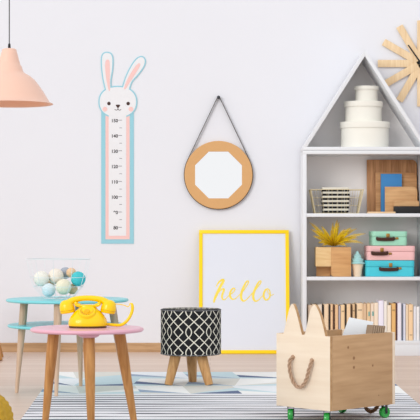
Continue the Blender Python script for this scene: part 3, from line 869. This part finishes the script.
# ------------------------------------------------------------------ telephone
s = 1600/5.98
ph = thing('telephone', 'bright yellow retro rotary telephone on the pink table', 'telephone', ((87.4-210)/s, 6.0, .4263))
b = B(); lathe(b, [(0, 0), (.069, 0), (.070, .002), (.070, .007), (0, .007)], 56, 1, .86, power=2.8); obj('rubber_foot', b, M['phone_dark'], ph)
prof = [(0, .0065), (.071, .0065), (.0725, .010), (.0725, .020), (.070, .031), (.063, .043), (.053, .055), (.044, .064), (.036, .070), (.030, .078), (.030, .084), (.0, .084)]
b = B(); t_ = B(); lathe(t_, prof, 64, 1, .84, power=2.6)
merge(b, t_); obj('body', b, M['phone'], ph, sharp=.9)
# dial on the sloping front
mt = Matrix.Translation((0, -.0345, .0585)) @ Matrix.Rotation(math.radians(38), 4, 'X')
b = B(); lathe(b, [(.0245, .0045), (.0255, .0075), (.0300, .0075), (.0325, .004), (.0335, -.012), (0, -.012)], 44, mtx=mt)
dl = obj('rotary_dial', b, M['phone'], ph)
b = B(); lathe(b, [(0, .0075), (.010, .0075), (.0115, .006), (.012, .0045), (.0248, .0045), (.0248, .003), (0, .003)], 40, mtx=mt)
obj('finger_plate', b, mat('deep_yellow_plate', (240, 184, 0), .35), dl)
for k in range(10):
    a = PI*.15+k*PI*1.65/10
    b = B(); lathe(b, [(0, .0050), (.0026, .0050), (.0026, .0042), (0, .0042)], 12, mtx=mt @ Matrix.Translation((.0185*math.cos(a), .0185*math.sin(a), 0)))
    obj('finger_hole', b, M['phone_hole'], dl)
# cradle
b = B(); box(b, -.034, .034, -.022, .022, .078, .086, .003)
for sx in (-1, 1):
    P = cat([(sx*.028, 0, .082), (sx*.040, 0, .085), (sx*.0435, 0, .090), (sx*.0425, 0, .097)], 5)
    for yy in (-.017, .017): tube(b, [(p[0], yy, p[2]) for p in P], [.0065]*(len(P)-3)+[.006, .005, .0035], 10)
obj('cradle', b, M['phone'], ph)
# handset
hs = B()
P = [(-.072, 0, .090), (-.062, 0, .098), (-.048, 0, .1045), (-.025, 0, .1085), (0, 0, .1100), (.025, 0, .1085), (.048, 0, .1045), (.062, 0, .098), (.072, 0, .090)]
PP = cat(P, 6); tube(hs, PP, [.0115+.006*abs(i-24)/24*(abs(i-24)/24) for i in range(len(PP))], 16, flat=(1.15, .9))
for sx in (-1, 1):
    mt = Matrix.Translation((sx*.0785, 0, .080)) @ Matrix.Rotation(sx*math.radians(9), 4, 'Y')
    lathe(hs, [(0, -.0270), (.024, -.0270), (.0275, -.0245), (.0288, -.015), (.0280, .000), (.0250, .011), (.019, .019), (.010, .023), (0, .024)], 36, mtx=mt)
h0 = obj('handset', hs, M['phone'], ph, sharp=.9)
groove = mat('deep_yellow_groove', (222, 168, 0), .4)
for sx in (-1, 1):
    b = B(); mt = Matrix.Translation((sx*.0785, 0, .080)) @ Matrix.Rotation(sx*math.radians(9), 4, 'Y')
    lathe(b, [(.0282, -.0175), (.0292, -.0165), (.0292, -.0155), (.0282, -.0145)], 36, mtx=mt)
    obj('cap_ring', b, groove, h0)
def tp(px, py, y=0): return ((px-87.4)/s, y, (328.8-py)/s)
b = B(); P = cat([tp(103, 325.2), tp(108, 325.8), tp(114, 326.4), tp(120, 326.4), tp(124, 324.6), tp(128, 320.6), tp(130.8, 315.5), tp(132.2, 310.5), tp(132.0, 306.5), tp(131, 304.3)], 6)
tube(b, P, [.0058]*(len(P)-8)+[.0056, .0054, .005, .0048, .0045, .004, .003, .0015], 12); obj('cord_coil', b, M['phone'], ph)
b = B(); P = cat([tp(114, 305.2), tp(119, 305.6), tp(124, 306.6), tp(127.5, 308), tp(129, 306.8), tp(129.6, 304.8), tp(131, 304.6)], 5)
tube(b, P, .0016, 8); obj('thin_wire', b, M['phone'], ph)

# ------------------------------------------------------------------ wire bowl with string balls
BX, BY = -.745, 7.86; bz = .4573
wb = thing('wire_bowl', 'white wire bowl filled with string balls on turquoise table', 'bowl', (BX, BY, bz))
b = B(); N = 10; levels = [(.070, .0015), (.122, .060), (.136, .105), (.157, .194)]
for i, (r, z) in enumerate(levels):
    nn = 48 if i in (0, 3) else 48
    tube(b, [(r*math.cos(2*PI*k/nn), r*math.sin(2*PI*k/nn), z) for k in range(nn)], .0020 if i == 3 else .0014, 6, closed=True)
for k in range(N):
    a = 2*PI*k/N+.25
    tube(b, [(r*math.cos(a), r*math.sin(a), z) for r, z in levels], .0014, 6)
for k in range(5):
    a = PI*k/5+.25; tube(b, [(.07*math.cos(a), .07*math.sin(a), .0015), (-.07*math.cos(a), -.07*math.sin(a), .0015)], .0013, 6)
obj('wire_frame', b, M['wire'], wb)
balls = [(41.3, 278.6, .005, .038, (248, 246, 236), 'cream string ball at the left of the bowl'),
 (56, 276.2, .035, .038, (252, 242, 228), 'warm cream string ball at the top middle of the bowl'),
 (65.5, 273, .095, .029, (176, 184, 196), 'grey string ball at the back of the bowl'),
 (71.2, 272.6, .04, .024, (246, 208, 168), 'small peach string ball peeping out beside the turquoise one'),
 (78.2, 278.8, 0, .036, (84, 206, 214), 'turquoise string ball at the right of the bowl'),
 (48.7, 290, -.02, .033, (228, 244, 250), 'pale blue string ball at the bottom left of the bowl'),
 (63.6, 286.8, -.03, .0385, (250, 242, 216), 'pale yellow string ball at the bottom centre of the bowl'),
 (72.4, 289, .03, .026, (242, 206, 164), 'peach string ball half hidden at the bottom right of the bowl'),
 (50, 285, .072, .024, (244, 214, 180), 'peach string ball behind the pale blue one')]
for (px, py, dy, r, c, lab) in balls:
    Y = BY+dy; p = wp(px, py, Y); p.z = max(p.z, bz+r+.003)
    b = B(); bmesh.ops.create_icosphere(b, subdivisions=4, radius=r)
    for v in b.verts:
        n = v.co.normalized(); v.co += n*.0009*math.sin(60*n.x+17*math.sin(5*n.z))*math.cos(40*n.z+11*n.y)
    o = obj('string_ball', b, ball_mat('wound_string', c), loc=p, rot=(random.uniform(0, 3), random.uniform(0, 3), 0), sharp=3)
    tag(o, lab, 'ball', 'string balls in the wire bowl')

# ------------------------------------------------------------------ stool
st = thing('stool', 'round stool with black and white trellis cushion on wooden legs', 'stool', (-.098, 8.21, .0065))
R = .1545; zb, ztp = .150, .384
b = B(); e = .008
lathe(b, [(0, zb), (R-e, zb), (R-e*.3, zb+e*.3), (R, zb+e), (R, ztp-e), (R-e*.3, ztp-e*.3), (R-e, ztp), (0, ztp+.002)], 96)
def ribbon(b, p, q_, mi=1, w=.0025, nseg=4, fn=None):
    prev = None
    for i in range(nseg+1):
        t = i/nseg; u = p[0]+(q_[0]-p[0])*t; v = p[1]+(q_[1]-p[1])*t
        if fn: u += fn(t)
        d = Vector((q_[0]-p[0], q_[1]-p[1])); 
        if fn: d = Vector((q_[0]-p[0]+(fn(min(1, t+.05))-fn(max(0, t-.05)))*10, q_[1]-p[1]))
        d.normalize(); n = Vector((-d.y, d.x))*w
        pts = []
        for sg in (1, -1):
            uu, vv = u+n.x*sg, v+n.y*sg
            a = -PI/2+uu/R; rr = R+.0008
            vv = min(max(vv, zb+.002), ztp-.002)
            pts.append(b.verts.new((rr*math.cos(a), rr*math.sin(a), vv)))
        if prev and zb-.004 < v < ztp+.004:
            f = b.faces.new((prev[0], prev[1], pts[1], pts[0])); f.material_index = mi
        prev = pts
Pw = 2*PI*R/9; Ph = .1045
z0 = .283-.0105; u0 = -.0095; tl = .26
def cell_segments():
    segs = []
    for c in range(9):
        for r in range(-2, 3):
            u = u0+c*Pw; z = z0+r*Ph
            for sg in (1, -1):
                segs.append(((u, z-tl*Ph), (u, z+tl*Ph), sg))
                segs.append(((u, z+tl*Ph), (u+sg*Pw/2, z+Ph-tl*Ph), 0))
                segs.append(((u, z-tl*Ph), (u+sg*Pw/2, z-Ph+tl*Ph), 0))
                segs.append(((u+Pw/2, z-tl*Ph), (u+Pw/2+sg*.24*Pw, z), 0)); segs.append(((u+Pw/2, z+tl*Ph), (u+Pw/2+sg*.24*Pw, z), 0))
    return segs
for (p, q_, sg) in cell_segments():
    if sg: ribbon(b, p, q_, nseg=12, fn=lambda t, sg=sg: sg*.135*Pw*math.sin(PI*t)**.8)
    else: ribbon(b, p, q_, nseg=5)
# same print on the top
for c in range(-3, 4):
    for r in range(-2, 3):
        u, v = c*Pw, r*Ph
        for sg in (1, -1):
            for (p, q_, k) in (((u, v-tl*Ph), (u, v+tl*Ph), sg), ((u, v+tl*Ph), (u+sg*Pw/2, v+Ph-tl*Ph), 0), ((u, v-tl*Ph), (u+sg*Pw/2, v-Ph+tl*Ph), 0),
                               ((u+Pw/2, v-tl*Ph), (u+Pw/2+sg*.24*Pw, v), 0), ((u+Pw/2, v+tl*Ph), (u+Pw/2+sg*.24*Pw, v), 0)):
                n_ = 8; prev = None
                for i in range(n_+1):
                    t = i/n_; x = p[0]+(q_[0]-p[0])*t+(k*.135*Pw*math.sin(PI*t) if k else 0); y = p[1]+(q_[1]-p[1])*t
                    d = Vector((q_[0]-p[0], q_[1]-p[1])).normalized(); nn = Vector((-d.y, d.x))*.0034
                    cur = (Vector((x, y))+nn, Vector((x, y))-nn)
                    if prev and max(w_.length for w_ in cur+prev) < R-.006:
                        f = b.faces.new([b.verts.new((w_.x, w_.y, ztp+.0032)) for w_ in (prev[0], prev[1], cur[1], cur[0])]); f.material_index = 1
                    prev = cur
obj('cushion', b, [M['fabric_black'], M['fabric_cream']], st)
for zz_ in (ztp-.004, zb+.005):
    b = B(); tube(b, [((R+.0004)*math.cos(2*PI*k/72), (R+.0004)*math.sin(2*PI*k/72), zz_) for k in range(72)], .002, 6, closed=True)
    obj('piping', b, M['piping'], st)
for (fx, fy, tx, ty) in ((-.113, -.085, -.075, -.055), (.094, -.085, .052, -.055), (.008, .10, .002, .08)):
    leg(st, M['leg_stool'], (fx, fy), (tx, ty), .0205, .0275, .156)

# ------------------------------------------------------------------ toy crate
cr_ = thing('toy_crate', 'wooden toy crate with cat ears and rope handle on green wheels', 'crate', (.482, 6.43, .0065), (0, 0, math.radians(43.4)))
L, W = .4045, .300; z0, z1c = .0565, .3575; th = .016
# front panel with ears at local x = 0, spanning y
def yy(px): return (330-px)/53*W
sc = 1/245
e1 = cat([(yy(325.4), z1c), (yy(323.4), z1c+9*sc), (yy(320.5), z1c+20*sc), (yy(317.4), z1c+27.5*sc), (yy(315.2), z1c+30.4*sc), (yy(313.4), z1c+30.0*sc), (yy(311.0), z1c+25.5*sc), (yy(308.6), z1c+15*sc), (yy(306.4), z1c+4*sc), (yy(305), z1c)], 4)
e2 = cat([(yy(302.6), z1c), (yy(300.4), z1c+9*sc), (yy(297.6), z1c+20*sc), (yy(295.2), z1c+27.5*sc), (yy(293.4), z1c+30.4*sc), (yy(291.8), z1c+29.6*sc), (yy(289.8), z1c+24.5*sc), (yy(287.2), z1c+13*sc), (yy(284.8), z1c+3*sc), (yy(284), z1c)], 4)
poly = [(0, z0), (0, z1c)]+e1+e2+[(W, z1c), (W, z0)]
b = B(); prism(b, poly, 'x', 0, th, .0008)
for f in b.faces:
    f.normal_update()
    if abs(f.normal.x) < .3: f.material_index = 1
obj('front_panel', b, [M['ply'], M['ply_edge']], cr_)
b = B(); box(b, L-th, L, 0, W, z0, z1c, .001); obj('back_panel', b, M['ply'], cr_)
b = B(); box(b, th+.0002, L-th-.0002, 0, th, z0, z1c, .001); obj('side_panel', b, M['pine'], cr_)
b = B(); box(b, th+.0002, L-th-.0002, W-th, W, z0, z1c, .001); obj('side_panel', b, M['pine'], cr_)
b = B(); box(b, th+.0002, L-th-.0002, th+.0002, W-th-.0002, z0, z0+.012); obj('bottom_panel', b, M['pine'], cr_)
# rope handles
def lz2(py): return z1c-(py-334.4)*sc
b = B()
rope(b, [(.012, yy(294), lz2(358)), (-.006, yy(294.4), lz2(357.6)), (-.015, yy(293.2), lz2(361)), (-.018, yy(293.3), lz2(368)), (-.018, yy(294.8), lz2(376)), (-.018, yy(298), lz2(383.5)), (-.018, yy(302.4), lz2(386.6)), (-.018, yy(307), lz2(384)), (-.018, yy(310.4), lz2(377)), (-.018, yy(312.3), lz2(369)), (-.015, yy(313.8), lz2(363)), (-.006, yy(313.4), lz2(359.6)), (.012, yy(312.8), lz2(359.6))], .0076, 3, 15)
obj('rope_handle', b, M['rope'], cr_)
for px, py in ((293.8, 357.8), (312.6, 359.6)):
    b = B(); lathe(b, [(.0105, 0), (.010, .003), (.006, .004), (.004, 0)], 20, mtx=Matrix.Translation((-.0, yy(px), lz2(py))) @ Matrix.Rotation(-PI/2, 4, 'Y')); obj('rope_eyelet', b, M['rope'], cr_)
b = B()
mid = W*.5
rope(b, [(L-.012, mid+.052, .20), (L+.012, mid+.052, .198), (L+.028, mid+.055, .14), (L+.026, mid+.045, .09), (L+.02, mid+.034, .034), (L+.016, mid, .012), (L+.02, mid-.034, .034), (L+.026, mid-.045, .09), (L+.028, mid-.055, .14), (L+.012, mid-.052, .198), (L-.012, mid-.052, .20)], .0085, 3, 28)
obj('rope_handle', b, M['rope_dark'], cr_)
# casters
def caster(x, y, yaw, full=True):
    b = B(); m_ = Matrix.Translation((x, y, 0)) @ Matrix.Rotation(yaw, 4, 'Z')
    box(b, -.016, .016, -.014, .014, z0-.003, z0-.0002, .0006, mtx=m_)
    for sg in (-1, 1): box(b, -.006, .006, sg*.0125-.001, sg*.0125+.001, .018, z0-.002, .0004, mtx=m_)
    tube(b, [m_ @ Vector((0, -.0135, .0238)), m_ @ Vector((0, .0135, .0238))], .0032, 10)
    o = obj('caster', b, M['steel'], cr_)
    w = B(); rw = .0235
    lathe(w, [(0, -.011), (.006, -.011), (.007, -.009), (rw*.72, -.011), (rw*.92, -.0105), (rw, -.007), (rw, .007), (rw*.92, .0105), (rw*.72, .011), (.007, .009), (.006, .011), (0, .011)], 28, mtx=Matrix.Translation((x, y, .0238)) @ Matrix.Rotation(yaw, 4, 'Z') @ Matrix.Rotation(PI/2, 4, 'X'))
    obj('wheel', w, M['green'], o)
rz = -math.radians(43.4)
caster(.018, yy(288)-.004, rz+PI/2-.2); caster(.022, .036, rz+PI/2-.2); caster(L-.03, W-.03, rz+PI/2+.5); caster(L-.04, .024, rz+.6)

# crate contents: white pages / pad and striped roll of papers
def crate_pt(px, py, Y): return wp(px, py, Y)
b = B()
pts = [(338.8, 345), (348.4, 317.2), (371.3, 321.6), (365.6, 345)]
cY = 6.75
Pq = [wp(px, py, cY) for px, py in pts]; c0 = Pq[0].copy()
prism(b, [((p-c0).x*1.06, (p-c0).z) for p in Pq], 'y', 0, .008, .001)
prism(b, [((p-c0).x*1.045+.001, (p-c0).z*.985) for p in Pq], 'y', .0082, .014, .001, mi=1)
tag(obj('picture_book', b, [cmat('bluish_white_paper', (234, 240, 246)), M['pagewhite']], loc=c0, rot=(-.08, 0, -.15)), 'tilted bluish white picture book sticking out of the toy crate', 'book')
b = B()
a_ = .262; p0 = Vector((.482+.7266*a_-.6871*.022, 6.43+.6871*a_+.7266*.022, .282))
for k in range(6):
    x = k*.0138; h = .115-k*.0012; sh_ = .26
    for (xa, xb, hh_, ya, yb, mi) in ((x, x+.0076, h, 0, .035, 0), (x+.0077, x+.0137, h-.003, .002, .033, 1)):
        prism(b, [(xa, 0), (xb, 0), (xb+sh_*hh_, hh_), (xa+sh_*hh_, hh_)], 'y', ya, yb, 0, mi)
tag(obj('striped_booklets', b, [cmat('brown_grey_cover', (150, 128, 106)), cmat('cream_page', (226, 208, 184))], loc=p0, rot=(0, 0, math.radians(43.4))), 'brown and cream striped booklets leaning in the right corner of the crate', 'booklets')

# ------------------------------------------------------------------ knitted pouf
pY = 5.29; s = F/pY
b = B(); NU, NV = 260, 120; Rr, Hh = .188, .270
grid = []
for j in range(NV+1):
    v = -PI/2+PI*j/NV; row = []
    for i in range(NU):
        u = 2*PI*i/NU
        cu_ = abs(math.cos(v))**.8; sv = math.copysign(abs(math.sin(v))**.8, math.sin(v))
        colw = u*22/(2*PI); f = colw % 1
        k = abs(math.sin(PI*f)); chev = math.sin(j*1.05+ (4.0*abs(f-.5)))
        d = (.005*k+.0018*chev*k)*cu_
        rr = Rr*cu_+d
        row.append(b.verts.new((rr*math.cos(u), rr*math.sin(u), Hh/2*(1+sv)+d*.3)))
    grid.append(row)
for j in range(NV):
    for i in range(NU):
        i2 = (i+1) % NU; b.faces.new((grid[j][i], grid[j][i2], grid[j+1][i2], grid[j+1][i]))
tag(obj('knitted_pouf', b, M['mustard'], loc=((-45-210)/s, pY, .0075), sharp=3), 'mustard yellow knitted pouf cut off by the lower left corner', 'pouf')

# ------------------------------------------------------------------ wooden stool, only a foot of it in view at the left edge
ws = thing('wooden_stool', 'orange brown wooden stool, only one foot showing at the left edge', 'stool', (-1.50, 9.86, .0))
b = B(); lathe(b, [(0, .40), (.155, .40), (.165, .405), (.165, .42), (.155, .427), (0, .427)], 48); obj('seat', b, M['leg_oak'], ws)
for (fx, fy) in ((.218, -.12), (-.218, -.12), (-.19, .15), (.19, .15)):
    leg(ws, M['leg_oak'], (fx, fy), (fx*.5, fy*.5), .020, .021, .405)

# ------------------------------------------------------------------ light
w = bpy.data.worlds.new('daylight'); SC.world = w; w.use_nodes = True
bg = w.node_tree.nodes['Background']; bg.inputs['Color'].default_value = (.97, .98, 1, 1); bg.inputs['Strength'].default_value = .95
su = bpy.data.lights.new('sunlight', 'SUN'); su.energy = 1.2; su.angle = math.radians(28); su.color = (1, .985, .96)
so = bpy.data.objects.new('sunlight', su); COL.objects.link(so)
d = Vector((.70, 1.0, -.40)); so.rotation_euler = d.to_track_quat('-Z', 'Y').to_euler()

# ------------------------------------------------------------------ camera
cam = bpy.data.cameras.new('camera'); co = bpy.data.objects.new('camera', cam); COL.objects.link(co)
co.location = (0, 0, CAM); co.rotation_euler = (PI/2, 0, 0)
cam.sensor_width = 36; cam.lens = F*36/420; cam.shift_y = (HZ-210)/420; cam.clip_end = 60
SC.camera = co
vs = SC.view_settings
vs.view_transform = 'Standard'; vs.look = 'None'; vs.exposure = 0.0; vs.gamma = 1; vs.use_curve_mapping = False
